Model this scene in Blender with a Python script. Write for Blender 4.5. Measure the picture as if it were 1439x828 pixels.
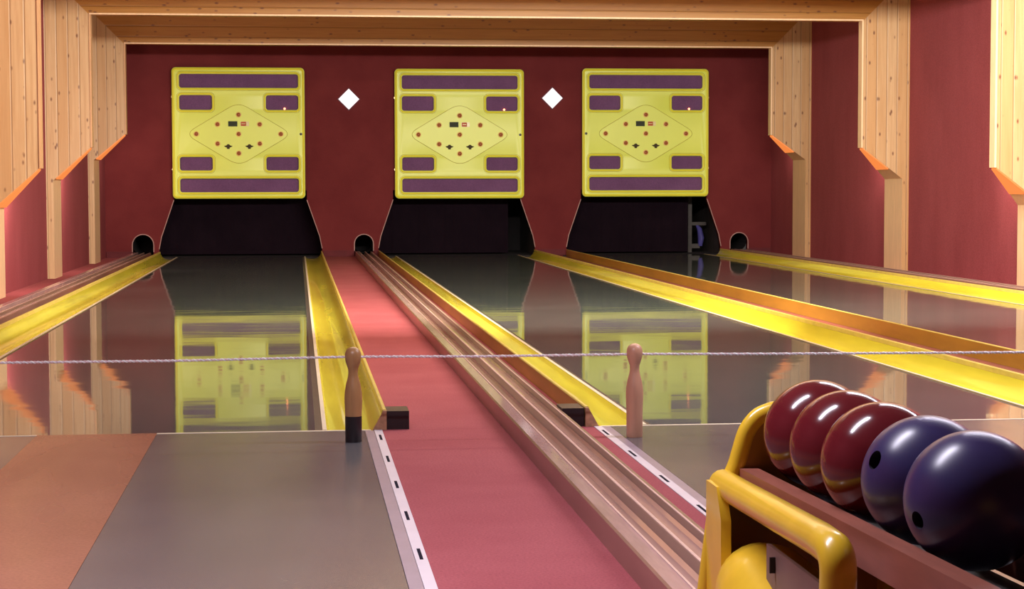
import bpy, bmesh, math, random
from mathutils import Vector, Matrix
random.seed(7)
for o in list(bpy.data.objects): bpy.data.objects.remove(o)
sc = bpy.context.scene
COL = sc.collection
# ---------------------------------------------------------------- camera
YAW, PITCH, ROLL, FPX = 0.1152, 0.0572, -0.0022, 2600.86
fwd = Vector((math.sin(YAW)*math.cos(PITCH), math.cos(YAW)*math.cos(PITCH), -math.sin(PITCH)))
rt = Vector((math.cos(YAW), -math.sin(YAW), 0)); up = rt.cross(fwd)
r2 = rt*math.cos(ROLL)+up*math.sin(ROLL); u2 = -rt*math.sin(ROLL)+up*math.cos(ROLL)
cam = bpy.data.cameras.new('camera'); camo = bpy.data.objects.new('camera', cam); COL.objects.link(camo)
M = Matrix((r2, u2, -fwd)).transposed().to_4x4(); M.translation = Vector((0, 0, 1.0)); camo.matrix_world = M
cam.sensor_width = 36; cam.sensor_fit = 'HORIZONTAL'; cam.lens = 36*FPX/1439; cam.clip_end = 200
cam.dof.use_dof = False
sc.camera = camo
sc.view_settings.view_transform = 'Standard'; sc.view_settings.look = 'None'
sc.view_settings.gamma = 1; sc.view_settings.use_curve_mapping = False
sc.view_settings.exposure = 0.0
w = bpy.data.worlds.new('world'); sc.world = w; w.use_nodes = True
w.node_tree.nodes['Background'].inputs[0].default_value = (0.9, 0.75, 0.7, 1)
w.node_tree.nodes['Background'].inputs[1].default_value = 0.06
# ---------------------------------------------------------------- lights
def area(name, loc, size, power, col, rot=(0, 0, 0), spread=180):
    l = bpy.data.lights.new(name, 'AREA'); l.shape = 'RECTANGLE'; l.size, l.size_y = size
    l.energy = power; l.color = col; l.spread = math.radians(spread)
    o = bpy.data.objects.new(name, l); COL.objects.link(o); o.location = loc; o.rotation_euler = rot
    return o
WARM = (1.0, 0.80, 0.58); NEUT = (1.0, 0.93, 0.82); COOL = (0.90, 0.85, 1.0)
# rows of ceiling tubes in the hall, tilted a little towards the pin end
area('ceiling_light', (3.4, 12.6, 2.86), (6.2, .25), 990, NEUT, (math.radians(86), 0, 0))
area('ceiling_light', (2.2, 9.6, 3.3), (5.5, .3), 190, NEUT, (math.radians(20), 0, 0))
area('ceiling_light', (3.6, 7.2, 3.1), (2.8, .10), 125, COOL, (math.radians(-10), 0, 0))
area('ceiling_light', (-.5, 3.9, 3.1), (1.9, .10), 150, COOL)
# tubes hidden behind the timber headers
area('ceiling_light', (2.2, 17.7, 3.5), (8.5, .15), 70, WARM, (math.radians(12), 0, 0))
area('ceiling_light', (2.2, 21.9, 3.5), (8.5, .15), 60, WARM, (math.radians(12), 0, 0))

# ---------------------------------------------------------------- materials
def newmat(name):
    m = bpy.data.materials.new(name); m.use_nodes = True
    nt = m.node_tree; b = nt.nodes['Principled BSDF']; return m, nt, b
def N(nt, t, **k):
    n = nt.nodes.new(t)
    for a, v in k.items(): setattr(n, a, v)
    return n
def ln(nt, a, b): nt.links.new(a, b)
def math_(nt, op, a, b=None, c=None):
    n = N(nt, 'ShaderNodeMath', operation=op)
    for i, v in enumerate((a, b, c)):
        if v is None: continue
        if isinstance(v, (int, float)): n.inputs[i].default_value = v
        else: ln(nt, v, n.inputs[i])
    return n.outputs[0]
def ramp(nt, fac, stops):
    r = N(nt, 'ShaderNodeValToRGB'); e = r.color_ramp.elements
    while len(e) < len(stops): e.new(.5)
    for q, (p, c) in zip(e, stops): q.position = p; q.color = (*c, 1) if len(c) == 3 else c
    ln(nt, fac, r.inputs[0]); return r.outputs[0]
def mix(nt, fac, a, b, mode='MIX'):
    n = N(nt, 'ShaderNodeMix', data_type='RGBA', blend_type=mode)
    if isinstance(fac, (int, float)): n.inputs[0].default_value = fac
    else: ln(nt, fac, n.inputs[0])
    for i, v in ((6, a), (7, b)):
        if isinstance(v, tuple): n.inputs[i].default_value = (*v, 1)
        else: ln(nt, v, n.inputs[i])
    return n.outputs[2]
def noise(nt, vec, scale, detail=3, rough=.5, sc3=None, dist=0):
    if sc3:
        mp = N(nt, 'ShaderNodeMapping'); mp.inputs['Scale'].default_value = sc3; ln(nt, vec, mp.inputs[0]); vec = mp.outputs[0]
    n = N(nt, 'ShaderNodeTexNoise'); n.inputs['Scale'].default_value = scale; n.inputs['Detail'].default_value = detail
    n.inputs['Roughness'].default_value = rough; n.inputs['Distortion'].default_value = dist
    ln(nt, vec, n.inputs['Vector']); return n.outputs['Fac']
def coords(nt):
    return N(nt, 'ShaderNodeTexCoord').outputs['Object']
def bump(nt, b, h, strength, dist=.01):
    n = N(nt, 'ShaderNodeBump'); n.inputs['Strength'].default_value = strength; n.inputs['Distance'].default_value = dist
    ln(nt, h, n.inputs['Height']); ln(nt, n.outputs[0], b.inputs['Normal'])
def plain(name, col, rough=.5, var=.12, scale=8, metal=0, spec=.5, coat=0, bmp=0, sc3=None, coat_r=.05):
    m, nt, b = newmat(name); v = coords(nt)
    f = noise(nt, v, scale, 4, .6, sc3)
    c = ramp(nt, f, [(.25, tuple(x*(1-var) for x in col)), (.75, tuple(min(1, x*(1+var)) for x in col))])
    ln(nt, c, b.inputs['Base Color']); b.inputs['Roughness'].default_value = rough; b.inputs['Metallic'].default_value = metal
    b.inputs['Specular IOR Level'].default_value = spec; b.inputs['Coat Weight'].default_value = coat; b.inputs['Coat Roughness'].default_value = coat_r
    if bmp: bump(nt, b, f, bmp, .004)
    return m
def pine(name, axis, width, base=(.56, .30, .13), light=(.70, .43, .21), off=0.0, vary=1.0, groove=.5):
    """tongue-and-groove boards: axis = index of the coordinate across the boards; grain runs along the other in-plane axis"""
    m, nt, b = newmat(name); v = coords(nt)
    s = N(nt, 'ShaderNodeSeparateXYZ'); ln(nt, v, s.inputs[0])
    u = s.outputs[axis]; long_axis = 2 if axis == 0 else 0
    q = math_(nt, 'DIVIDE', math_(nt, 'ADD', u, off), width)
    idx = math_(nt, 'FLOOR', q); fr = math_(nt, 'FRACT', q)
    wn = N(nt, 'ShaderNodeTexWhiteNoise', noise_dimensions='1D'); ln(nt, idx, wn.inputs['W'])
    # per board offset of the grain
    cmb = N(nt, 'ShaderNodeCombineXYZ')
    ln(nt, math_(nt, 'MULTIPLY', wn.outputs['Value'], 40.0), cmb.inputs[long_axis])
    va = N(nt, 'ShaderNodeVectorMath', operation='ADD'); ln(nt, v, va.inputs[0]); ln(nt, cmb.outputs[0], va.inputs[1])
    sc3 = [30, 30, 30]; sc3[long_axis] = 1.3
    g = noise(nt, va.outputs[0], 1, 4, .6, tuple(sc3), .6)
    c = ramp(nt, g, [(.3, base), (.62, light)])
    dark = tuple(x*.66 for x in base); 
    c = mix(nt, math_(nt, 'MULTIPLY', wn.outputs['Value'], .8*vary), c, (base[0]*1.0, base[1]*.86, base[2]*.62))
    # knots
    kk = [13, 13, 13]; kk[long_axis] = 6.5
    mp = N(nt, 'ShaderNodeMapping'); mp.inputs['Scale'].default_value = kk; ln(nt, va.outputs[0], mp.inputs[0])
    vo = N(nt, 'ShaderNodeTexVoronoi', feature='F1'); vo.inputs['Scale'].default_value = 1.0; ln(nt, mp.outputs[0], vo.inputs['Vector'])
    sel = N(nt, 'ShaderNodeSeparateColor'); ln(nt, vo.outputs['Color'], sel.inputs[0])
    kf = ramp(nt, vo.outputs['Distance'], [(.08, (1, 1, 1)), (.20, (0, 0, 0))])
    kf = math_(nt, 'MULTIPLY', kf, math_(nt, 'GREATER_THAN', sel.outputs[0], .15))
    c = mix(nt, math_(nt, 'MULTIPLY', kf, .85), c, (.13, .04, .02))
    gr = math_(nt, 'MINIMUM', fr, math_(nt, 'SUBTRACT', 1.0, fr))
    gm = ramp(nt, gr, [(.02, (1, 1, 1)), (.07, (0, 0, 0))])
    c = mix(nt, math_(nt, 'MULTIPLY', gm, groove), c, tuple(x*.45 for x in base))
    ln(nt, c, b.inputs['Base Color']); b.inputs['Roughness'].default_value = .42
    bump(nt, b, math_(nt, 'SUBTRACT', 1.0, gm), .35, .01)
    return m
def emis(name, col, st, base=None):
    m, nt, b = newmat(name)
    b.inputs['Base Color'].default_value = (*(base or col), 1); b.inputs['Emission Color'].default_value = (*col, 1); b.inputs['Emission Strength'].default_value = st
    return m

def fabric(name, col, col2, scale=5, fine=160, bmp=.3, sc3=None):
    m, nt, b = newmat(name); v = coords(nt)
    a = noise(nt, v, scale, 4, .6, sc3); f = noise(nt, v, fine, 2, .6)
    c = ramp(nt, a, [(.3, col), (.7, col2)])
    c = mix(nt, .6, c, ramp(nt, f, [(.25, (.42, .42, .42)), (.75, (1, 1, 1))]), 'MULTIPLY')
    ln(nt, c, b.inputs['Base Color']); b.inputs['Roughness'].default_value = .95; b.inputs['Specular IOR Level'].default_value = .15
    bump(nt, b, f, bmp, .003)
    return m
def glossy_floor(name, c1, c2, rough, spec, wave=0.0, coat=0.0, fine=.15):
    m, nt, b = newmat(name); v = coords(nt)
    a = noise(nt, v, 1.2, 5, .6); f = noise(nt, v, 90, 2, .6)
    c = ramp(nt, a, [(.3, c1), (.7, c2)])
    c = mix(nt, fine, c, ramp(nt, f, [(.3, (.4, .4, .4)), (.7, (1, 1, 1))]), 'MULTIPLY')
    ln(nt, c, b.inputs['Base Color']); b.inputs['IOR'].default_value = spec
    r = noise(nt, v, 2.0, 3, .5, (1, .25, 1))
    ln(nt, ramp(nt, r, [(.3, (rough*.7,)*3), (.7, (rough*1.35,)*3)]), b.inputs['Roughness'])
    if wave:
        h = noise(nt, v, 1.0, 2, .5, (.8, 2.2, 1)); bump(nt, b, h, 1.0, wave)
    return m

MAT = {}
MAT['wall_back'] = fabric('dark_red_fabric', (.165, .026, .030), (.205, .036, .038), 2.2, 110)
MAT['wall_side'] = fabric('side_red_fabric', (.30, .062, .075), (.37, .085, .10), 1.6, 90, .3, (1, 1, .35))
MAT['carpet'] = fabric('red_carpet', (.38, .088, .100), (.45, .118, .13), 1.7, 130, .4)
MAT['olive_line'] = plain('olive_outline', (.40, .36, .03), .45, .1, 5)
MAT['gap_brown'] = plain('red_brown_strip', (.24, .065, .045), .6, .15, 4)
MAT['rack_inner'] = plain('rack_inner_amber', (.36, .17, .02), .4, .15, 5)  # yellow end panel darkened: shade behind the balls put into the colour
MAT['rack_pale'] = plain('pale_pink_board', (.24, .15, .125), .5, .15, 5)
MAT['pine_v'] = pine('pine_vertical_boards', 0, .124, base=(.50, .30, .145), light=(.62, .42, .23), off=.05)
MAT['pine_h'] = pine('pine_horizontal_boards', 2, .145, base=(.37, .155, .026), light=(.46, .22, .042), off=.0)
MAT['pine_plain'] = plain('pine_plain', (.84, .58, .35), .45, .12, 3, sc3=(14, 14, 1.2))
MAT['pine_edge'] = plain('pine_edge', (.62, .36, .18), .45, .12, 3, sc3=(14, 14, 1.2))
MAT['ceiling'] = plain('ceiling_paint', (.55, .40, .28), .8)
MAT['lane'] = glossy_floor('lane_varnish', (.092, .118, .106), (.130, .150, .138), .04, 1.8, .0010)
MAT['approach'] = glossy_floor('approach_vinyl', (.124, .122, .128), (.154, .148, .155), .2, 1.5, fine=.3)
MAT['approach_red'] = glossy_floor('approach_salmon_vinyl', (.33, .135, .09), (.40, .17, .12), .24, 1.42, fine=.3)
MAT['lilac_edge'] = plain('lilac_edge_vinyl', (.30, .24, .30), .35, .1, 6)  # reflection beside the white strip, painted as a lilac colour
MAT['white_strip'] = plain('white_edge_strip', (.66, .60, .66), .4, .06, 6)
MAT['cream_line'] = plain('cream_line', (.75, .66, .52), .4, .06, 6)
MAT['slot_dark'] = plain('dark_slot', (.01, .008, .02), .9, spec=.1)
MAT['yellow_gutter'] = plain('yellow_gutter_paint', (.78, .69, .05), .22, .22, 1.1, coat=.4, sc3=(6, .5, 2))
MAT['yellow_rim'] = plain('yellow_rim_paint', (.68, .54, .13), .35, .16, 9, sc3=(2, 1, 2))
MAT['ochre_side'] = plain('ochre_side_paint', (.50, .275, .03), .35, .25, 1.5, sc3=(3, .6, 3))
MAT['end_grain'] = plain('raw_end_grain', (.42, .22, .12), .7, .35, 40)
MAT['lane_edge_grey'] = plain('grey_lane_edging', (.06, .05, .048), .4)
MAT['board_yellow'] = plain('yellow_board_plastic', (.76, .88, .12), .38, .03, 3)
MAT['board_bead'] = plain('yellow_board_bead', (.84, .80, .05), .35, .03, 3)
MAT['slot_purple'] = fabric('purple_backing_cloth', (.165, .075, .18), (.21, .10, .23), 3, 90, .1)
MAT['lamp_red'] = plain('red_lamp_lens', (.34, .085, .015), .4, .25, 60)
MAT['lamp_ring'] = plain('orange_lamp_ring', (.86, .58, .20), .35, .1, 20)
MAT['display_dark'] = plain('dark_green_display', (.025, .04, .02), .7, .2, 30)
MAT['display_red'] = plain('red_display', (.50, .09, .03), .7, .2, 30)
MAT['display_pale'] = plain('pale_display', (.75, .66, .30), .3, .1, 30)
MAT['emblem'] = plain('brown_emblem', (.05, .035, .01), .8, .2, 30)
MAT['hinge'] = plain('pale_brass_hinge', (.75, .62, .35), .3, .1, 20, metal=.4)
MAT['black'] = plain('black_rubber', (.012, .010, .013), .45, .2, 20)
MAT['black_paint'] = plain('black_paint', (.018, .012, .014), .4, .25, 12)
MAT['pit'] = plain('pit_black', (.010, .006, .010), .8, .2, 8)
MAT['pit_cloth'] = fabric('pit_black_cloth', (.008, .003, .008), (.012, .005, .011), 3, 60, .2)
MAT['pit_side'] = plain('pit_side_grey', (.055, .045, .045), .6, .4, 6)
MAT['pit_blue'] = plain('pit_blue_plastic', (.08, .07, .30), .4, .2, 6)
MAT['trim_pale'] = plain('pale_opening_edge', (.42, .24, .22), .5, .2, 6)
MAT['baseboard'] = plain('dark_red_baseboard', (.12, .012, .018), .8, .2, 5)
MAT['pin_light'] = plain('pale_beech', (.62, .32, .20), .38, .08, 5, sc3=(9, 9, 1.2))
MAT['pin_brown'] = plain('golden_beech', (.40, .21, .085), .35, .16, 5, sc3=(9, 9, 1.2))
MAT['track_wood'] = plain('track_varnished_wood', (.25, .145, .11), .28, .28, 1.0, sc3=(14, 1.1, 6), coat=.1)
MAT['track_floor'] = plain('track_groove_floor', (.45, .27, .24), .22, .2, 1.0, sc3=(10, .9, 6), coat=.5)
MAT['track_top'] = plain('track_worn_top', (.42, .27, .27), .22, .25, 1.6, sc3=(14, 1.6, 6), coat=.3)  # lilac sheen of the lit top put into the colour
MAT['track_line'] = plain('track_bright_edge', (.62, .42, .38), .3, .12, 3)
MAT['ball_red'] = plain('red_ball_resin', (.13, .011, .016), .15, .15, 7, spec=.6)
MAT['ball_blue'] = plain('blue_ball_resin', (.036, .028, .105), .30, .25, 5, spec=.5)
MAT['hole'] = plain('ball_hole', (.008, .005, .02), .7)
MAT['rack_yellow'] = plain('rack_yellow_plastic', (.78, .50, .028), .28, .14, 6, coat=.3)
MAT['rack_rail'] = plain('rack_rail_brown', (.27, .085, .055), .4, .18, 6, sc3=(6, 1, 6))
MAT['rope_white'] = plain('white_rope', (.90, .88, .88), .6, .1, 40)
MAT['rope_pink'] = plain('pink_rope', (.80, .62, .64), .6, .1, 40)
MAT['diamond'] = emis('diamond_lamp_glass', (1.0, .93, .98), .75, (.9, .86, .9))  # white diamond plate with its own emission
MAT['diamond_rim'] = plain('diamond_dark_rim', (.10, .025, .06), .5)
MAT['orange_glow'] = emis('orange_lamp_strip', (1.0, .27, .06), .85, (.25, .09, .03))  # lamplight on the wooden underside, put in as emission
MAT['led'] = emis('red_led', (1.0, .25, .12), 5.0)
MAT['steel'] = plain('steel', (.5, .5, .5), .3, .1, 20, metal=.9)

# ---------------------------------------------------------------- helpers
def link(name, me, mat, parent=None, smooth=False, angle=None):
    o = bpy.data.objects.new(name, me); COL.objects.link(o)
    if mat and not me.materials: me.materials.append(MAT[mat])
    if smooth:
        for p in me.polygons: p.use_smooth = True
        if angle:
            try: me.set_sharp_from_angle(angle=math.radians(angle))
            except Exception: pass
    if parent: o.parent = parent
    return o
def bmo(name, bm, mat, parent=None, smooth=False, bevel=0, angle=35):
    if bevel:
        bmesh.ops.bevel(bm, geom=[e for e in bm.edges if len(e.link_faces) == 2 and e.calc_face_angle(0) > .5], offset=bevel, segments=2, affect='EDGES', clamp_overlap=True)
    bmesh.ops.recalc_face_normals(bm, faces=bm.faces)
    me = bpy.data.meshes.new(name); bm.to_mesh(me); bm.free()
    return link(name, me, mat, parent, smooth or bevel > 0, angle)
def box(bm, x0, x1, y0, y1, z0, z1):
    vs = [bm.verts.new(p) for p in ((x0,y0,z0),(x1,y0,z0),(x1,y1,z0),(x0,y1,z0),(x0,y0,z1),(x1,y0,z1),(x1,y1,z1),(x0,y1,z1))]
    for f in ((0,3,2,1),(4,5,6,7),(0,1,5,4),(1,2,6,5),(2,3,7,6),(3,0,4,7)): bm.faces.new([vs[i] for i in f])
    return vs
def boxo(name, b, mat, parent=None, bevel=0):
    bm = bmesh.new(); box(bm, *b); return bmo(name, bm, mat, parent, bevel=bevel)
def prism_y(bm, pts, y0, y1):
    """closed XZ outline swept along Y"""
    a = [bm.verts.new((x, y0, z)) for x, z in pts]; b = [bm.verts.new((x, y1, z)) for x, z in pts]
    n = len(pts); bm.faces.new(a); bm.faces.new(b[::-1])
    for i in range(n): bm.faces.new((a[i], b[i], b[(i+1) % n], a[(i+1) % n]))
def prism_x(bm, pts, x0, x1):
    a = [bm.verts.new((x0, y, z)) for y, z in pts]; b = [bm.verts.new((x1, y, z)) for y, z in pts]
    n = len(pts); bm.faces.new(a); bm.faces.new(b[::-1])
    for i in range(n): bm.faces.new((a[i], b[i], b[(i+1) % n], a[(i+1) % n]))
def hull_solid(bm, bottom, top):
    a = [bm.verts.new(p) for p in bottom]; b = [bm.verts.new(p) for p in top]; n = len(a)
    bm.faces.new(a); bm.faces.new(b[::-1])
    for i in range(n): bm.faces.new((a[i], b[i], b[(i+1) % n], a[(i+1) % n]))
def tube(bm, pts, r, seg=10, closed=False):
    pts = [Vector(p) for p in pts]; n = len(pts); rings = []
    prev = None
    for i, p in enumerate(pts):
        if closed: t = pts[(i+1) % n]-pts[i-1]
        else: t = pts[min(i+1, n-1)]-pts[max(i-1, 0)]
        t.normalize()
        if prev is None:
            ref = Vector((0, 0, 1)) if abs(t.z) < .9 else Vector((0, 1, 0)); s = t.cross(ref).normalized()
        else: s = (prev-t*prev.dot(t)).normalized()
        prev = s; q = t.cross(s)
        rr = r[i] if isinstance(r, (list, tuple)) else r
        rings.append([bm.verts.new(p+(s*math.cos(2*math.pi*k/seg)+q*math.sin(2*math.pi*k/seg))*rr) for k in range(seg)])
    m = n if closed else n-1
    for i in range(m):
        a, b = rings[i], rings[(i+1) % n]
        for k in range(seg): bm.faces.new((a[k], a[(k+1) % seg], b[(k+1) % seg], b[k]))
    if not closed: bm.faces.new(rings[0][::-1]); bm.faces.new(rings[-1])
def lathe(bm, prof, seg=32, c=(0, 0, 0)):
    rings = []
    for r, z in prof:
        if r < 1e-5: rings.append([bm.verts.new((c[0], c[1], c[2]+z))])
        else: rings.append([bm.verts.new((c[0]+r*math.cos(2*math.pi*k/seg), c[1]+r*math.sin(2*math.pi*k/seg), c[2]+z)) for k in range(seg)])
    for a, b in zip(rings, rings[1:]):
        for k in range(seg):
            k2 = (k+1) % seg
            if len(a) == 1: bm.faces.new((a[0], b[k2], b[k]))
            elif len(b) == 1: bm.faces.new((a[k], a[k2], b[0]))
            else: bm.faces.new((a[k], a[k2], b[k2], b[k]))
    if len(rings[0]) > 1: bm.faces.new(rings[0][::-1])
    if len(rings[-1]) > 1: bm.faces.new(rings[-1])
def rrect(x0, x1, z0, z1, r, n=5):
    out = []
    for cx, cz, a0 in ((x1-r, z1-r, 0), (x0+r, z1-r, 90), (x0+r, z0+r, 180), (x1-r, z0+r, 270)):
        for k in range(n+1):
            a = math.radians(a0+90*k/n); out.append((cx+r*math.cos(a), cz+r*math.sin(a)))
    return out
def round_poly(pts, r, n=6):
    """round the corners of a polygon by radius-like distance"""
    out = []; m = len(pts)
    for i in range(m):
        p = Vector(pts[i]); a = Vector(pts[i-1]); b = Vector(pts[(i+1) % m])
        d = r[i] if isinstance(r, (list, tuple)) else r
        A = p+(a-p).normalized()*d; B = p+(b-p).normalized()*d
        for k in range(n+1):
            t = k/n; q = A*(1-t)**2+p*2*t*(1-t)+B*t*t; out.append((q.x, q.y))
    return out
def plate_with_holes(name, outlines, y_front, depth, mat, parent=None, bev=0):
    """flat plate in XZ, front face at y_front, outlines[0] outer, the rest holes"""
    cu = bpy.data.curves.new(name, 'CURVE'); cu.dimensions = '2D'; cu.fill_mode = 'BOTH'; cu.extrude = depth/2-bev; cu.bevel_depth = bev; cu.bevel_resolution = 2
    for ol in outlines:
        s = cu.splines.new('POLY'); s.points.add(len(ol)-1); s.use_cyclic_u = True
        for p, (x, z) in zip(s.points, ol): p.co = (x, z, 0, 1)
    t = bpy.data.objects.new(name+'_tmp', cu); COL.objects.link(t)
    dg = bpy.context.evaluated_depsgraph_get(); dg.update()
    me = bpy.data.meshes.new_from_object(t.evaluated_get(dg)); bpy.data.objects.remove(t); bpy.data.curves.remove(cu)
    for v in me.vertices:
        x, y, z = v.co; v.co = (x, y_front+depth/2-z, y)
    bm = bmesh.new(); bm.from_mesh(me); bmesh.ops.remove_doubles(bm, verts=bm.verts, dist=1e-5); bmesh.ops.recalc_face_normals(bm, faces=bm.faces); bm.to_mesh(me); bm.free()
    me.materials.clear()
    return link(name, me, mat, parent, bev > 0, 40)
def thing(name, label, cat, loc=(0, 0, 0), group=None):
    o = bpy.data.objects.new(name, None); COL.objects.link(o); o.location = loc; o.empty_display_size = .1
    o['label'] = label; o['category'] = cat
    if group: o['group'] = group
    return o
def tag(o, label, cat, group=None):
    o['label'] = label; o['category'] = cat
    if group: o['group'] = group
    return o
def struct(o, label=None):
    o['kind'] = 'structure'
    if label: o['label'] = label
    return o
def copy_tree(o, parent=None):
    c = o.copy(); COL.objects.link(c)
    if parent: c.parent = parent
    for ch in [x for x in o.children]: copy_tree(ch, c)
    return c

# ---------------------------------------------------------------- room shell
XL, XR, YB, ZC, YN = -2.79, 7.17, 27.6, 3.62, -3.0
LANES = [(-1.757, .095), (1.46, 3.28), (4.285, 6.13)]          # bed edges
RIM = .265                                                      # bed edge -> outer face of rim
struct(boxo('floor', (XL-.15, XR+.15, YN, 30.2, -.16, -.06), 'black'))
struct(boxo('ceiling', (XL-.15, XR+.15, YN, YB+.2, ZC, ZC+.1), 'ceiling'))
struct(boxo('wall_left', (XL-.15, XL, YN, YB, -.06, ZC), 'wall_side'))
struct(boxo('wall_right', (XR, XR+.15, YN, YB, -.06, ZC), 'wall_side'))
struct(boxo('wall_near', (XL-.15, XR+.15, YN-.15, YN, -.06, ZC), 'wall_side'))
OPEN = []
for a, b in LANES:
    l, r = a-RIM, b+RIM
    OPEN.append([(l, -.05), (l, .12), (l+.035, .30), (l+.22, .84), (l+.22, .98), (r-.22, .98), (r-.22, .84), (r-.035, .30), (r, .12), (r, -.05)])
holes = []
for cx, rr in ((-2.255, .155), (.978, .142), (6.675, .14)):
    hp = [(cx+rr*math.cos(math.radians(t)), .185+rr*math.sin(math.radians(t))) for t in range(0, 181, 15)]
    holes.append([(cx-rr, .005)] and hp+[(cx-rr*.97, .01), (cx+rr*.97, .01)])
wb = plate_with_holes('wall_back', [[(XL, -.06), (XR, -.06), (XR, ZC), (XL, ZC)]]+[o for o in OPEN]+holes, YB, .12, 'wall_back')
struct(wb)
# baseboards between the openings
segs = [(XL+.01, -2.42), (LANES[0][1]+RIM+.02, .832), (1.135, LANES[1][0]-RIM-.02), (LANES[1][1]+RIM+.02, LANES[2][0]-RIM-.02), (6.83, XR-.01)]
for i, (a, b) in enumerate(segs):
    bm = bmesh.new(); box(bm, a, b, YB-.02, YB, 0, .075); box(bm, a, b, YB-.028, YB-.02, .075, .09)
    struct(bmo('baseboard_back' if i == 0 else 'baseboard_back.%03d' % i, bm, 'baseboard', bevel=.004))
# pale trim around each opening and each ball hole (thin edging)
for i, ol in enumerate(OPEN):
    bm = bmesh.new()
    tube(bm, [(x, YB-.004, z) for x, z in ol[1:4]], .007, 6); tube(bm, [(x, YB-.004, z) for x, z in ol[6:9]], .007, 6)
    struct(bmo('trim_%d' % (i+1), bm, 'trim_pale', smooth=True))
for i, hp in enumerate(holes):
    bm = bmesh.new(); tube(bm, [(x, YB-.004, z) for x, z in [(hp[0][0], .08)]+hp[:-2]+[(hp[-3][0], .08)]], .008, 6)
    struct(bmo('trim_%d' % (i+4), bm, 'trim_pale', smooth=True))
    bm = bmesh.new(); cx = (hp[0][0]+hp[12][0])/2; rr = hp[0][0]-cx+.004
    inner = [(cx+rr*math.cos(math.radians(t)), .185+rr*math.sin(math.radians(t))) for t in range(-90, 271, 20)]
    for j in range(len(inner)-1):
        a, b = inner[j], inner[j+1]
        bm.faces.new([bm.verts.new(p) for p in ((a[0], YB+.12, a[1]), (b[0], YB+.12, b[1]), (b[0], YB+1.2, b[1]), (a[0], YB+1.2, a[1]))])
    bm.faces.new([bm.verts.new((x, YB+1.2, z)) for x, z in inner[:-1]])
    struct(bmo('trim_%d' % (i+7), bm, 'pit'))
# pits behind the openings
struct(boxo('wall_pit_back', (XL, XR, 29.9, 30.0, -.06, 1.4), 'pit'))
struct(boxo('wall_pit_top', (XL, XR, YB+.12, 30.0, 1.3, 1.4), 'pit'))
for i, (a, b) in enumerate(LANES):
    for s, x in ((-1, a-RIM-.09), (1, b+RIM+.05)):
        struct(boxo('wall_pit_side.%03d' % (i*2+(s > 0)), (x, x+.04, YB+.12, 29.9, -.06, 1.3), 'pit_side' if s > 0 else 'pit'))

# ---------------------------------------------------------------- timber portal frames
def frame(Yf, zt, zr, label):
    root = thing('timber_frame', label, 'timber frame', (0, Yf, 0), 'timber frames across the hall')
    TIPL, TIPR, HB = -2.29, 6.60, 2.95
    # header with mitred ends
    bm = bmesh.new(); hull_solid(bm, [(TIPL, 0, HB), (TIPR, 0, HB), (TIPR, .14, HB), (TIPL, .14, HB)], [(XL, 0, HB+.5), (XR, 0, HB+.57), (XR, .14, HB+.57), (XL, .14, HB+.5)])
    box(bm, XL, XR, .0, .14, HB+.57, ZC-.001)
    bmo('header', bm, 'pine_h', root)
    boxo('edge_moulding', (TIPL, TIPR, -.015, 0, HB, HB+.018), 'pine_plain', root, .003)
    for s, tip, wall in ((-1, TIPL, XL), (1, TIPR, XR)):
        inn = wall-s*.08                       # inner face of the lower post
        post_side = s
        def P(x, y, z): return (x, y, z)
        slope = (zt-zr)/abs(inn-tip)
        # upper wedge: wide at the wall, thin at the tip
        d_in = .66; d_tip = .12
        bot = [(tip, 0, zt), (inn, 0, zr), (inn, d_in, zr), (tip, d_tip, zt)]
        mh = .5 if s < 0 else .57
        top = [(tip, 0, HB), (inn, 0, HB+mh*(abs(inn-tip)/abs(wall-tip))), (inn, d_in, HB+mh*(abs(inn-tip)/abs(wall-tip))), (tip, d_tip, HB)]
        bm = bmesh.new(); hull_solid(bm, bot, top)
        o = bmo('side_panel', bm, 'pine_v', root); o.data.materials.append(MAT['pine_plain'])
        for p in o.data.polygons:
            if p.normal.z < -.3: p.material_index = 1
        # thin board at the tip, with a small step
        boxo('corner_board', (tip-.004 if s < 0 else tip-.016, tip+.016 if s < 0 else tip+.004, -.012, d_tip, zt-.005, HB), 'pine_edge' if s < 0 else 'pine_plain', root, .003)
        # wall post from the floor to the top: knotty front edge, smooth inner side
        bm = bmesh.new(); box(bm, min(inn, wall), max(inn, wall), 0, d_in, 0, HB+mh*.9)
        o = bmo('post', bm, 'pine_v', root); o.data.materials.append(MAT['pine_plain'])
        for p in o.data.polygons:
            if abs(p.normal.x) > .8: p.material_index = 1
        # emissive panel in place of orange lamplight on the wooden underside
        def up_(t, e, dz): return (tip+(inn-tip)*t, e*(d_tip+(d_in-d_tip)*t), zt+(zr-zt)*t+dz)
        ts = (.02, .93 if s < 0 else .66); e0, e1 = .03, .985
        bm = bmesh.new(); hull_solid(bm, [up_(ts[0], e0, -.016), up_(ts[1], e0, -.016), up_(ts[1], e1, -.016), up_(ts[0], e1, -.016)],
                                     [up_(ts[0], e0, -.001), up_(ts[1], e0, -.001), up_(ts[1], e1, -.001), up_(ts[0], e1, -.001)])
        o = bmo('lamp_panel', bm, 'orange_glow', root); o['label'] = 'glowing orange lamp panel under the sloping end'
        # unseen fill light added behind the side panel to brighten the wall beyond
        lt = area('frame_lamp', (0, 0, 0), (.25, .5), (7 if Yf > 25 else 26) if s < 0 else (3 if Yf > 25 else 6), (1.0, .74, .62)); lt.parent = root
        lt.location = (wall-s*.36, .80, (zt+zr)/2+.15); lt.rotation_euler = (math.radians(80), 0, math.radians(-s*14))
    return root
frame(25.4, 1.745, 1.395, 'farthest pine boarded frame, closest to the dark red back wall')
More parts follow.
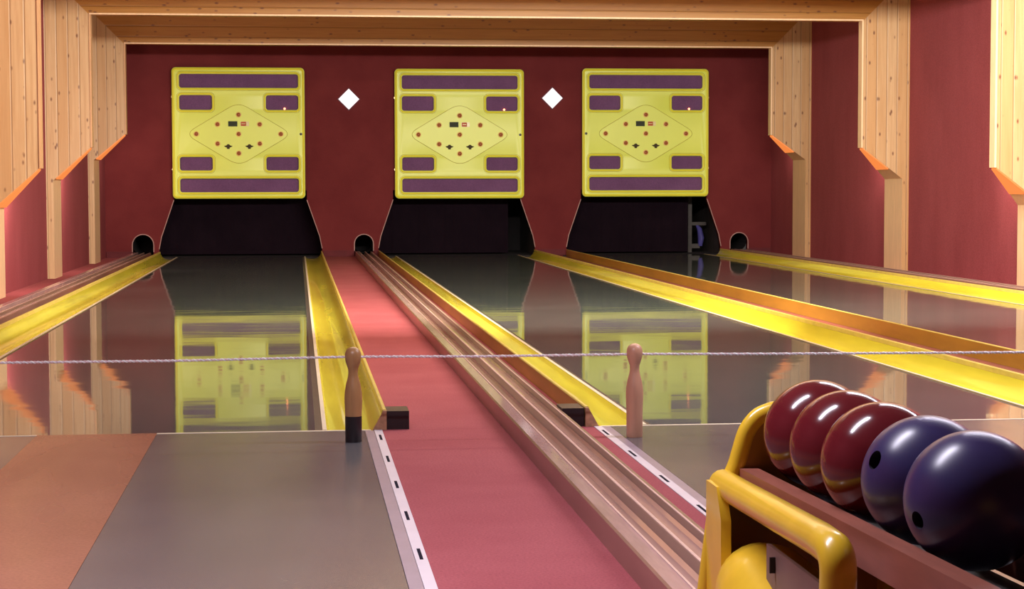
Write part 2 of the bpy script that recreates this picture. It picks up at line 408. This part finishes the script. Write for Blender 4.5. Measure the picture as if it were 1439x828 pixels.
frame(21.2, 1.475, 1.105, 'middle pine boarded frame of the three across the hall')
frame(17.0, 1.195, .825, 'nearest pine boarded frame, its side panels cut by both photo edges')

# ---------------------------------------------------------------- floor: lanes, gutters, carpets, approaches
FOUL = 7.67
wheres = ['left', 'middle', 'right']
for i, (a, b) in enumerate(LANES):
    root = thing('bowling_lane', ['dark glossy lane on the left, reflecting the leftmost yellow board', 'dark glossy lane in the middle with yellow gutters, beside the wooden ball track', 'dark glossy lane farthest right, along the right wall'][i], 'bowling lane', ((a+b)/2, FOUL, 0), 'bowling lanes')
    off = -(a+b)/2
    A, B = a+off, b+off; L = YB-.002-FOUL
    boxo('lane_bed', (A+.02, B-.03, 0, L, -.058, 0), 'lane', root)
    boxo('edge_strip', (B-.03, B, 0, L, -.058, -.001), 'lane_edge_grey', root)
    boxo('edge_strip', (A, A+.02, 0, L, -.058, -.001), 'lane_edge_grey', root)
    for s, e in ((-1, A), (1, B)):
        prof = [(.0, .001), (.018, .001), (.03, -.02), (.08, -.034), (.14, -.034), (.19, -.02), (.225, .012), (.248, .055), (.252, .055), (.252, -.056), (0, -.056)]
        bm = bmesh.new(); prism_y(bm, [(e+s*x, z) for x, z in prof], 0, L)
        g = bmo('gutter', bm, 'yellow_gutter', root, smooth=True, angle=30)
        prof = [(.018, .0015), (.0, .0015), (.0, .0035), (.018, .0035)]
        bm = bmesh.new(); prism_y(bm, [(e+s*x, z) for x, z in prof], 0, L); bmo('gutter_lip', bm, 'cream_line', g)
        prof = [(.209, -.056), (.209, .002), (.252, .0795), (RIM, .0795), (RIM, -.056)]
        bm = bmesh.new(); prism_y(bm, [(e+s*x, z) for x, z in [(.2535, -.056), (.2535, .078), (RIM, .078), (RIM, -.056)]], .0, L)
        rim = bmo('rim', bm, 'ochre_side', root)
        bm = bmesh.new(); prism_y(bm, [(e+s*x, z) for x, z in [(.247, .055), (.2475, .0795), (.251, .083), (.2625, .083), (RIM+.001, .078), (.252, .0775), (.2515, .055)]], .0, L)
        bmo('rim_cap', bm, 'yellow_rim', rim)
        bm = bmesh.new(); prism_y(bm, [(e+s*x, z) for x, z in prof], -.025, 0); ep = bmo('end_plate', bm, 'end_grain', rim)
        # dark bumper block beside the end of the rim
        if not (i == 0 and s < 0):
            pass
# rubber blocks beside the rim ends
for x0, lab in ((.362, 'black block beside the end of the left lane gutter, on the red carpet'), (1.098, 'black block beside the middle lane gutter end, by the wooden ball track'), (3.55, 'black block beside the end of the middle lane right gutter')):
    tag(boxo('bumper_block', (x0, x0+.092, FOUL-.01, FOUL+.16, 0, .077), 'black_paint', bevel=.004), lab, 'block', 'black blocks at the gutter ends')

def carpet(name, x0, x1, y0, y1, label):
    tag(boxo(name, (x0, x1, y0, y1, -.059, 0), 'carpet'), label, 'carpet', 'red carpets')
R0 = LANES[0][1]+RIM+.001; R1 = LANES[1][0]-RIM-.001
carpet('red_carpet', R0, R1, FOUL-.024, YB-.001, 'red carpet strip between the left lane and the wooden ball track')
carpet('red_carpet', .342, 1.228, YN+.01, FOUL-.026, 'red carpet in the foreground, in front of the left and middle lanes')
carpet('red_carpet', XL+.001, LANES[0][0]-RIM-.001, FOUL, YB-.001, 'red carpet strip along the foot of the left wall')
tag(boxo('floor_strip', (LANES[1][1]+RIM+.001, LANES[2][0]-RIM-.001, FOUL, YB-.001, -.059, -.02), 'gap_brown'), 'narrow red-brown floor strip between the middle and right lane gutters', 'floor strip')
carpet('red_carpet', LANES[2][1]+RIM+.001, XR-.001, FOUL, YB-.001, 'red carpet strip along the foot of the right wall')

for i, (a, b) in enumerate(LANES[:]):
    x0, x1 = a-.21, b+.21
    if i == 0: x0 = XL+.002
    if i == 1: x0 = 1.262
    if i == 2: x0, x1 = 3.86, XR-.002
    if i == 1: x1 = 3.82
    root = thing('lane_approach', ['grey approach floor with a salmon stripe, in front of the left lane', 'grey approach floor in front of the middle lane, behind the ball rack', 'grey approach floor in front of the right lane'][i], 'approach floor', ((a+b)/2, FOUL, 0), 'approach floors')
    o_ = -(a+b)/2; y0, y1 = YN+.01-FOUL, -.026
    if i == 0:
        cl, cr = -1.062, -.580
        boxo('vinyl_sheet', (x0+o_, cl+o_-.001, y0, y1, -.059, 0), 'approach', root)
        boxo('vinyl_sheet', (cr+o_+.001, .268+o_, y0, y1, -.059, 0), 'approach', root)
        boxo('runway_stripe', (cl+o_, cr+o_, y0, y1, -.059, .0005), 'approach_red', root)['label'] = 'salmon coloured stripe'
        boxo('foul_line', (a-.2+o_, cl+o_+.0, y1, -.003, -.059, .001), 'cream_line', root)
        boxo('foul_line', (cr+o_, LANES[0][1]+.2+o_, y1, -.003, -.059, .001), 'cream_line', root)
        boxo('runway_stripe', (cl+o_+.001, cr+o_-.001, y1, -.003, -.059, .0005), 'approach_red', root)
        boxo('border_strip', (.270+o_, .307+o_, y0, y1, -.059, .0), 'lilac_edge', root)
        e0, e1 = .308, .341; step = .6; d0 = 7.41
    else:
        if i == 1:
            boxo('vinyl_sheet', (1.300+o_, x1+o_, y0, y1, -.059, 0), 'approach', root)
            boxo('border_strip', (1.263+o_, 1.299+o_, y0, y1, -.059, .0), 'lilac_edge', root)
            boxo('foul_line', (a+o_-.2, b+o_+.2, y1, -.003, -.059, .001), 'cream_line', root)
        else:
            boxo('vinyl_sheet', (x0+o_, x1+o_, y0, y1, -.059, 0), 'approach', root)
            boxo('foul_line', (a+o_-.2, b+o_+.2, y1, -.003, -.059, .001), 'cream_line', root)
        e0, e1 = (1.229, 1.262) if i == 1 else (3.821, 3.859); step = .61; d0 = 7.44
    es = boxo('edge_strip', (e0+o_, e1+o_, y0, y1, -.059, .002), 'white_strip', root)
    k = 0
    while d0-step*k > 1.5:
        yy = d0-step*k-FOUL; cx = (e0+e1)/2+o_
        bm = bmesh.new(); prism_y(bm, [(cx-.0048, .0021), (cx+.0048, .0021), (cx+.0048, .0028), (cx-.0048, .0028)], yy-.075, yy+.075)
        bmo('slot', bm, 'slot_dark', es); k += 1

# ---------------------------------------------------------------- ball return tracks
def track(x0, y0, y1, label):
    root = thing('ball_return_track', label, 'ball track', (x0, y0, 0), 'ball return tracks'); L = y1-y0
    bm = bmesh.new(); prism_y(bm, [(0, .0), (0, .072), (.006, .077), (.006, .0)], 0, L); bmo('side_board', bm, 'track_wood', root)
    bm = bmesh.new(); prism_y(bm, [(.006, .0), (.006, .077), (.054, .073), (.060, .073), (.060, .0)], 0, L); bmo('top_board', bm, 'track_top', root)
    bm = bmesh.new(); prism_y(bm, [(.060, .001), (.060, .045), (.080, .030), (.125, .030), (.138, .038), (.138, .001)], 0, L); bmo('groove', bm, 'track_floor', root)
    bm = bmesh.new(); prism_y(bm, [(.152, .001), (.152, .050), (.165, .040), (.215, .040), (.226, .048), (.226, .001)], 0, L); bmo('groove', bm, 'track_floor', root)
    bm = bmesh.new(); prism_y(bm, [(.138, .001), (.139, .071), (.151, .071), (.152, .001)], 0, L); r = bmo('guide_rail', bm, 'track_wood', root)
    boxo('bright_edge', (.1405, .1495, 0, L, .071, .0735), 'track_line', r)
    bm = bmesh.new(); prism_y(bm, [(.226, .001), (.227, .070), (.250, .068), (.250, .001)], 0, L); r = bmo('guide_rail', bm, 'track_wood', root)
    boxo('bright_edge', (.228, .2345, 0, L, .0700, .0725), 'track_line', r)
    boxo('bright_edge', (.0545, .0605, 0, L, .0731, .0760), 'track_line', root)
    return root
track(.846, 3.64, YB-.03, 'brown wooden ball track running from the arched hole to the ball rack')
track(-2.385, FOUL+.01, YB-.03, 'brown wooden ball track along the left wall beside the yellow gutter')
track(6.545, 10.0, YB-.03, 'brown wooden ball track at the foot of the right wall')

# ---------------------------------------------------------------- scoring boards
def board_mesh_build():
    W, H = 1.915, 1.905
    def X(u): return (u-.5)*W
    def Z(v): return (1-v)*H
    root = thing('scoring_board', 'x', 'scoring board')
    slots = [(.050, .957, .044, .156), (.050, .303, .206, .325), (.705, .957, .206, .325), (.050, .303, .680, .790), (.705, .957, .680, .790), (.050, .957, .846, .957)]
    outer = rrect(-W/2, W/2, 0, H, .055, 6)
    hs = [rrect(X(a), X(b), Z(d), Z(c), .042, 5) for a, b, c, d in slots]
    plate_with_holes('panel', [outer]+hs, -.045, .045, 'board_yellow', root, .006)
    bk = boxo('backing', (-W/2+.04, W/2-.04, .003, .028, .04, H-.04), 'slot_purple', root)
    bm = bmesh.new(); tube(bm, [(x, -.046, z) for x, z in rrect(-W/2+.016, W/2-.016, .016, H-.016, .045, 6)], .015, 8, True); bmo('rim', bm, 'board_bead', root, smooth=True)
    for i, (a, b, c, d) in enumerate(slots):
        bm = bmesh.new(); tube(bm, [(x, -.046, z) for x, z in rrect(X(a)-.014, X(b)+.014, Z(d)-.014, Z(c)+.014, .055, 6)], .012, 8, True); bmo('slot_frame', bm, 'board_bead', root, smooth=True)
        bm = bmesh.new(); tube(bm, [(x, -.0445, z) for x, z in rrect(X(a)-.034, X(b)+.034, Z(d)-.034, Z(c)+.034, .07, 6)], .003, 6, True); bmo('slot_frame', bm, 'olive_line', root, smooth=True)
    cz = Z(.507)
    dia = round_poly([(-.405*W, cz), (0, cz-.245*H), (.405*W, cz), (0, cz+.245*H)][::1], [.16, .16, .16, .16], 8)
    bm = bmesh.new(); prism_y(bm, dia, -.051, -.044); bmo('diamond_panel', bm, 'board_yellow', root, bevel=.003)
    bm = bmesh.new(); tube(bm, [(x, -.0475, z) for x, z in dia], .0045, 6, True); bmo('diamond_outline', bm, 'olive_line', root, smooth=True)
    for dx, dz in ((0, 2), (-1, 1), (1, 1), (-2, 0), (0, 0), (2, 0), (-1, -1), (1, -1), (0, -2)):
        x, z = dx*.160*W, cz+dz*.0742*H
        bm = bmesh.new(); lathe(bm, [(.0, 0), (.040, 0), (.040, .004), (.031, .010), (0, .010)], 20)
        bmesh.ops.transform(bm, matrix=Matrix.Translation((x, -.051, z)) @ Matrix.Rotation(math.radians(90), 4, 'X'), verts=bm.verts)
        l = bmo('pin_lamp', bm, 'lamp_ring', root, smooth=True)
        bm = bmesh.new(); lathe(bm, [(.0, 0), (.028, 0), (.026, .012), (.014, .019), (0, .021)], 20)
        bmesh.ops.transform(bm, matrix=Matrix.Translation((x, -.061, z)) @ Matrix.Rotation(math.radians(90), 4, 'X'), verts=bm.verts)
        ls = bmo('lens', bm, 'lamp_red', l, smooth=True)
    x = X(.504)-.086; z = Z(.429)
    d = boxo('display', (x-.072, x+.060, -.062, -.050, z-.038, z+.038), 'display_dark', root, .008)
    for k in (-.035, .0, .035):
        bm = bmesh.new(); tube(bm, [(x-.006+k+px_, -.063, z+pz_) for px_, pz_ in ((-.010, -.022), (.010, -.022), (.010, .022), (-.010, .022))], .0018, 5, True)
        bmo('digit', bm, 'emblem', d)
    x = X(.504)+.080
    d = boxo('display', (x-.062, x+.062, -.058, -.050, z-.034, z+.034), 'display_pale', root, .006)
    boxo('red_window', (x-.055, x+.020, -.061, -.057, z-.030, z+.030), 'display_red', d, .003)
    boxo('marker_bar', (x-.045, x+.008, -.063, -.060, z-.004, z+.006), 'display_pale', d)
    for s in (-1, 1):
        ex = s*.080*W; ez = cz-.0965*H
        pts = [(-.062, .010), (-.028, .016), (-.012, .034), (.012, .034), (.028, .016), (.062, .010), (.040, -.008), (.022, -.012), (.018, -.034), (-.018, -.034), (-.022, -.012), (-.040, -.008)]
        bm = bmesh.new(); prism_y(bm, [(ex+px_, ez+pz_) for px_, pz_ in pts], -.058, -.050); bmo('emblem', bm, 'emblem', root)
    bm = bmesh.new(); lathe(bm, [(0, 0), (.016, 0), (.014, .01), (0, .013)], 12)
    bmesh.ops.transform(bm, matrix=Matrix.Translation((X(.850), -.004, Z(.311))) @ Matrix.Rotation(math.radians(90), 4, 'X'), verts=bm.verts)
    bmo('indicator_light', bm, 'led', root, smooth=True)['label'] = 'small lit red light'
    return root, W, H, X, Z
BY = YB-.05
b0, W, H, XX, ZZ = board_mesh_build()
cents = [(-.845, .868), (2.405, .862), (5.212, .882)]
labs = ['leftmost of the three yellow boards, with red lamps in a raised diamond', 'middle of the three yellow boards, between the two white diamonds', 'rightmost of the three yellow boards, hinged on its right side']
for i, (cx, z0) in enumerate(cents):
    b = b0 if i == 0 else copy_tree(b0)
    b.location = (cx, BY, z0)
    b['label'] = labs[i]; b['group'] = 'yellow scoring boards'
for b, s in zip([o for o in COL.objects if o.name.startswith('scoring_board')], (-1, -1, 1)):
    for v in (.222, .778):
        bm = bmesh.new(); box(bm, s*(W/2+.002)-.012, s*(W/2+.002)+.012, -.03, .045, ZZ(v)-.014, ZZ(v)+.014)
        bmo('hinge', bm, 'hinge', b, bevel=.003)
    bm = bmesh.new(); lathe(bm, [(0, 0), (.019, 0), (.019, .004), (0, .006)], 14)
    bmesh.ops.transform(bm, matrix=Matrix.Translation((-s*.473*W, -.046, ZZ(.507))) @ Matrix.Rotation(math.radians(90), 4, 'X'), verts=bm.verts)
    bmo('keyhole', bm, 'black', b)
    # brackets that carry the board off the wall
    for zz in (.2, H-.25):
        boxo('bracket', (-W/2+.1, W/2-.1, .028, .049, zz, zz+.05), 'black', b)
for k, (x, z) in enumerate(((.768, 2.325), (3.805, 2.35))):
    t = thing('diamond_sign', ['white diamond lamp between the left and middle yellow boards', 'white diamond lamp between the middle and right yellow boards'][k], 'wall lamp', (x, YB, z), 'white diamond lamps on the back wall')
    for nm, r_, ya, yb, mt in (('frame', .168, -.02, 0, 'diamond_rim'), ('glass', .152, -.045, -.018, 'diamond')):
        bm = bmesh.new(); prism_y(bm, [(-r_, 0), (0, -r_), (r_, 0), (0, r_)], ya, yb); bmo(nm, bm, mt, t, bevel=.005)
# pit curtains and machinery glimpsed in the pits
for i, (a, b) in enumerate(LANES):
    x0, x1 = a-RIM-.03, b+RIM-.22-(0 if i == 0 else .12)+(.25 if i == 0 else 0)
    if i == 2: x1 = b-.12
    bm = bmesh.new(); n = 60; rows = []
    for k in range(n+1):
        x = x0+(x1-x0)*k/n; y = 28.22+.007*math.sin(k*1.3)+.004*math.sin(k*2.9)
        rows.append((bm.verts.new((x, y, .02)), bm.verts.new((x, y-.01, 1.28)), bm.verts.new((x, y+.03, 1.28)), bm.verts.new((x, y+.04, .02))))
    for p, q in zip(rows, rows[1:]):
        for m_ in range(4): bm.faces.new((p[m_], q[m_], q[(m_+1) % 4], p[(m_+1) % 4]))
    bm.faces.new(rows[0]); bm.faces.new(rows[-1][::-1])
    c = bmo('pit_curtain', bm, 'pit_cloth', smooth=True)
    tag(c, ['black curtain hanging in the opening under the leftmost yellow board', 'black curtain hanging in the opening under the middle yellow board', 'black curtain hanging in the opening under the rightmost yellow board'][i], 'curtain', 'black pit curtains')
    struct(boxo('floor_pit.%03d' % i, (a-RIM-.05, b+RIM+.05, YB-.001, 29.9, -.06, -.003), 'pit'))
t = thing('pit_machine', 'dim blue and grey machine part inside the right opening', 'machine part', (6.1, 28.5, 0))
bm = bmesh.new(); box(bm, -.03, .03, -.03, .03, -.02, 1.2); bmo('column', bm, 'pit_side', t, bevel=.01)
bm = bmesh.new(); tube(bm, [(.17, 0, .10), (.18, -.02, .22), (.16, 0, .36), (.12, .02, .42)], [.035, .05, .04, .02], 10); bmo('blue_hood', bm, 'pit_blue', t, smooth=True)
bm = bmesh.new(); box(bm, .03, .26, -.02, .02, .42, .47); box(bm, .03, .16, -.02, .02, .06, .13); bmo('bracket', bm, 'pit_side', t, bevel=.01)

# ---------------------------------------------------------------- skittle stanchions and rope
PY = 7.307
prof = [(.031, 0), (.0325, .004), (.0325, .10), (.0345, .15), (.0352, .175), (.0335, .20), (.0285, .23), (.0215, .255), (.0188, .272), (.0195, .288), (.024, .302), (.030, .320), (.0325, .338), (.0310, .354), (.025, .367), (.0135, .3755), (0, .378)]
def skittle(x, label, dark, wood):
    root = thing('skittle_post', label, 'skittle', (x, PY, 0), 'skittles carrying the rope')
    cut = .103 if dark else 0
    pr = [p for p in prof if p[1] > cut]
    if dark: pr = [(.0325, cut)]+pr
    else: pr = prof
    # smooth profile
    bm = bmesh.new(); lathe(bm, pr, 36); bmo('body', bm, wood, root, smooth=True, angle=50)
    if dark:
        bm = bmesh.new(); lathe(bm, [(.031, 0), (.033, .003), (.033, cut)], 36); bmo('painted_foot', bm, 'black_paint', root, smooth=True, angle=50)['label'] = 'black painted foot'
    return root
skittle(.213, 'wooden skittle with a black painted foot, holding up the rope', True, 'pin_brown')
skittle(1.341, 'all pale wooden skittle holding up the rope in front of the middle lane', False, 'pin_light')
skittle(-1.9, 'pale wooden skittle at the left end of the rope', False, 'pin_light')
skittle(4.15, 'pale wooden skittle at the right end of the rope', False, 'pin_light')
def rope_z(x):
    kn = [(-1.9, .339), (-1.147, .332), (-.5, .331), (.213, .338), (.76, .333), (1.341, .3345), (1.95, .328), (2.97, .322), (4.15, .338)]
    for (a, za), (b, zb) in zip(kn, kn[1:]):
        if x <= b: t = (x-a)/(b-a); t = t*t*(3-2*t)*.3+t*.7; return za+(zb-za)*t
    return kn[-1][1]
root = thing('barrier_rope', 'thin white and pink twisted rope strung between the wooden skittles', 'rope', (0, PY, .3))
for ph, mt in ((0, 'rope_white'), (math.pi, 'rope_pink')):
    bm = bmesh.new(); pts = []; x = -1.9; k = 0
    while x <= 4.15:
        a = k*math.pi/3+ph; pts.append((x, .0028*math.cos(a), rope_z(x)-.3+.0028*math.sin(a))); x += .0045; k += 1
    tube(bm, pts, .0034 if ph == 0 else .0030, 5); bmo('strand', bm, mt, root, smooth=True)

# ---------------------------------------------------------------- ball rack (right foreground)
RX = .99
rack = thing('ball_rack', 'yellow ball rack with brown rails holding five balls, right foreground', 'ball rack', (RX, 2.8, 0))
def sl(y): return -.0272*(y-2.8)                      # the rails fall slightly towards the pins
HW = .12
def end_plate(y, name):
    o = [(-.20, .0), (-.185, .20), (-.160, .40), (-.124, .46), (-.101, .540), (-.078, .566), (-.045, .578), (.045, .578), (.078, .566), (.101, .540), (.124, .46), (.160, .40), (.185, .20), (.20, .0)]
    o = round_poly(o, [.002, .03, .02, .02, .02, .012, .012, .012, .012, .02, .02, .02, .03, .002], 4)
    z = sl(y)
    bm = bmesh.new(); prism_y(bm, [(x, zz+z if zz > .1 else zz) for x, zz in o], y-2.8-.012, y-2.8+.012)
    p = bmo(name, bm, 'rack_inner', rack)
    bm = bmesh.new(); tube(bm, [(x, y-2.8, zz+z if zz > .1 else zz+.03) for x, zz in o], .019, 12); bmo('rolled_edge', bm, 'rack_yellow', p, smooth=True)
    return p
end_plate(3.60, 'end_panel'); end_plate(1.9, 'end_panel')
for s in (-1, 1):
    # side arm: bar that runs level and turns down into a leg
    pts = [(s*.150, 3.60-2.8, .424+sl(3.6)+.008)]
    for y, q, h in ((3.4, .158, .436), (3.2, .166, .441), (3.0, .173, .445), (2.80, .178, .448)): pts.append((s*q, y-2.8, h+sl(y)))
    for t in range(0, 91, 15):
        a = math.radians(t); pts.append((s*.180, 2.735-.032*math.sin(a)-2.8, .448-.032+.032*math.cos(a)))
    for z in (.3, .2, .1, .0): pts.append((s*.182, 2.703-2.8, z+.004))
    bm = bmesh.new(); tube(bm, pts, .0285, 16); bmo('side_arm', bm, 'rack_yellow', rack, smooth=True)
    # flat web below the arm at the far leg
    bm = bmesh.new(); prism_x(bm, [(3.59-2.8, .0), (3.59-2.8, .42), (3.50-2.8, .42), (3.46-2.8, .36), (3.45-2.8, .0)], s*.176-.01, s*.176+.01); bmo('web', bm, 'rack_yellow', rack, bevel=.003)
    # rail
    x0, x1 = sorted((s*.120, s*.083)); bm = bmesh.new()
    a = [( -.9, .480), (.79, .480)]
    hull_solid(bm, [(x0, -.89, .405+sl(1.91)), (x1, -.89, .405+sl(1.91)), (x1, .79, .405+sl(3.59)), (x0, .79, .405+sl(3.59))],
               [(x0, -.89, .4640+sl(1.91)), (x1, -.89, .4640+sl(1.91)), (x1, .79, .4640+sl(3.59)), (x0, .79, .4640+sl(3.59))])
    bmo('rail', bm, 'rack_rail', rack, bevel=.005)
bm = bmesh.new(); hull_solid(bm, [(-.083, -.88, .385+sl(1.92)), (.083, -.88, .385+sl(1.92)), (.083, .785, .385+sl(3.585)), (-.083, .785, .385+sl(3.585))],
           [(-.083, -.88, .400+sl(1.92)), (.083, -.88, .400+sl(1.92)), (.083, .785, .400+sl(3.585)), (-.083, .785, .400+sl(3.585))]); bmo('tray', bm, 'black', rack)  # dark sheet added to black out the gap under the balls
# rounded ball outlet hood inside the frame
bm = bmesh.new()
tube(bm, [(-.115, .70, .24), (-.115, .695, .24), (-.115, .68, .24), (-.115, .64, .238), (-.115, .59, .232), (-.115, .53, .22), (-.115, .42, .195), (-.115, .26, .160), (-.115, .10, .128)],
     [.005, .035, .060, .085, .100, .108, .110, .110, .110], 28)
bmo('outlet_hood', bm, 'rack_yellow', rack, smooth=True, angle=50)
boxo('side_bracket', (-.158, -.150, -.05, .42, .285, .362), 'rack_pale', rack, .004)
for y, z in ((.36, .335), (.16, .318)):
    bm = bmesh.new(); box(bm, -.168, -.158, y-.0028, y+.0028, z-.014, z+.014); bmo('bolt', bm, 'black', rack)
def ball(cx, cy, cz, mt, label, holes_n):
    r = .104
    bm = bmesh.new(); bmesh.ops.create_uvsphere(bm, u_segments=72, v_segments=40, radius=r)
    me = bpy.data.meshes.new('bowling_ball'); bm.to_mesh(me); bm.free(); me.materials.append(MAT[mt]); me.materials.append(MAT['hole'])
    o = bpy.data.objects.new('bowling_ball', me); COL.objects.link(o)
    if holes_n:
        for n_, hr in holes_n:
            n_ = Vector(n_).normalized(); bm = bmesh.new(); bmesh.ops.create_cone(bm, cap_ends=True, segments=28, radius1=hr, radius2=hr, depth=.07)
            bmesh.ops.transform(bm, matrix=Matrix.Translation(n_*r) @ n_.to_track_quat('Z', 'Y').to_matrix().to_4x4(), verts=bm.verts)
            cm = bpy.data.meshes.new('cut'); bm.to_mesh(cm); bm.free(); cm.materials.append(MAT['hole'])
            co = bpy.data.objects.new('cut', cm); COL.objects.link(co)
            md = o.modifiers.new('b', 'BOOLEAN'); md.object = co; md.operation = 'DIFFERENCE'; md.solver = 'EXACT'
            try: md.material_mode = 'TRANSFER'
            except Exception: pass
            dg = bpy.context.evaluated_depsgraph_get(); dg.update()
            me2 = bpy.data.meshes.new_from_object(o.evaluated_get(dg)); o.modifiers.clear(); o.data = me2; bpy.data.objects.remove(co)
    for p in o.data.polygons: p.use_smooth = True
    try: o.data.set_sharp_from_angle(angle=math.radians(35))
    except Exception: pass
    o.location = (cx, cy, cz); o.name = 'bowling_ball'
    tag(o, label, 'ball', 'balls on the yellow rack')
BX = [.992, .992, .985, .987, .992]
ball(BX[0], 2.621, .5372, 'ball_blue', 'blue ball nearest the camera, cut by the right photo edge', [((-.937, -.274, -.214), .0135)])
ball(BX[1], 2.829, .5345, 'ball_blue', 'blue ball with an open finger hole, next to the red balls', [((-.905, -.212, .368), .0155)])
ball(BX[2], 3.037, .5325, 'ball_red', 'dark red ball touching the blue balls, nearest of the three red', None)
ball(BX[3], 3.245, .5298, 'ball_red', 'dark red ball in the middle of the three red ones', None)
ball(BX[4], 3.453, .5272, 'ball_red', 'dark red ball farthest along, against the yellow end panel', None)
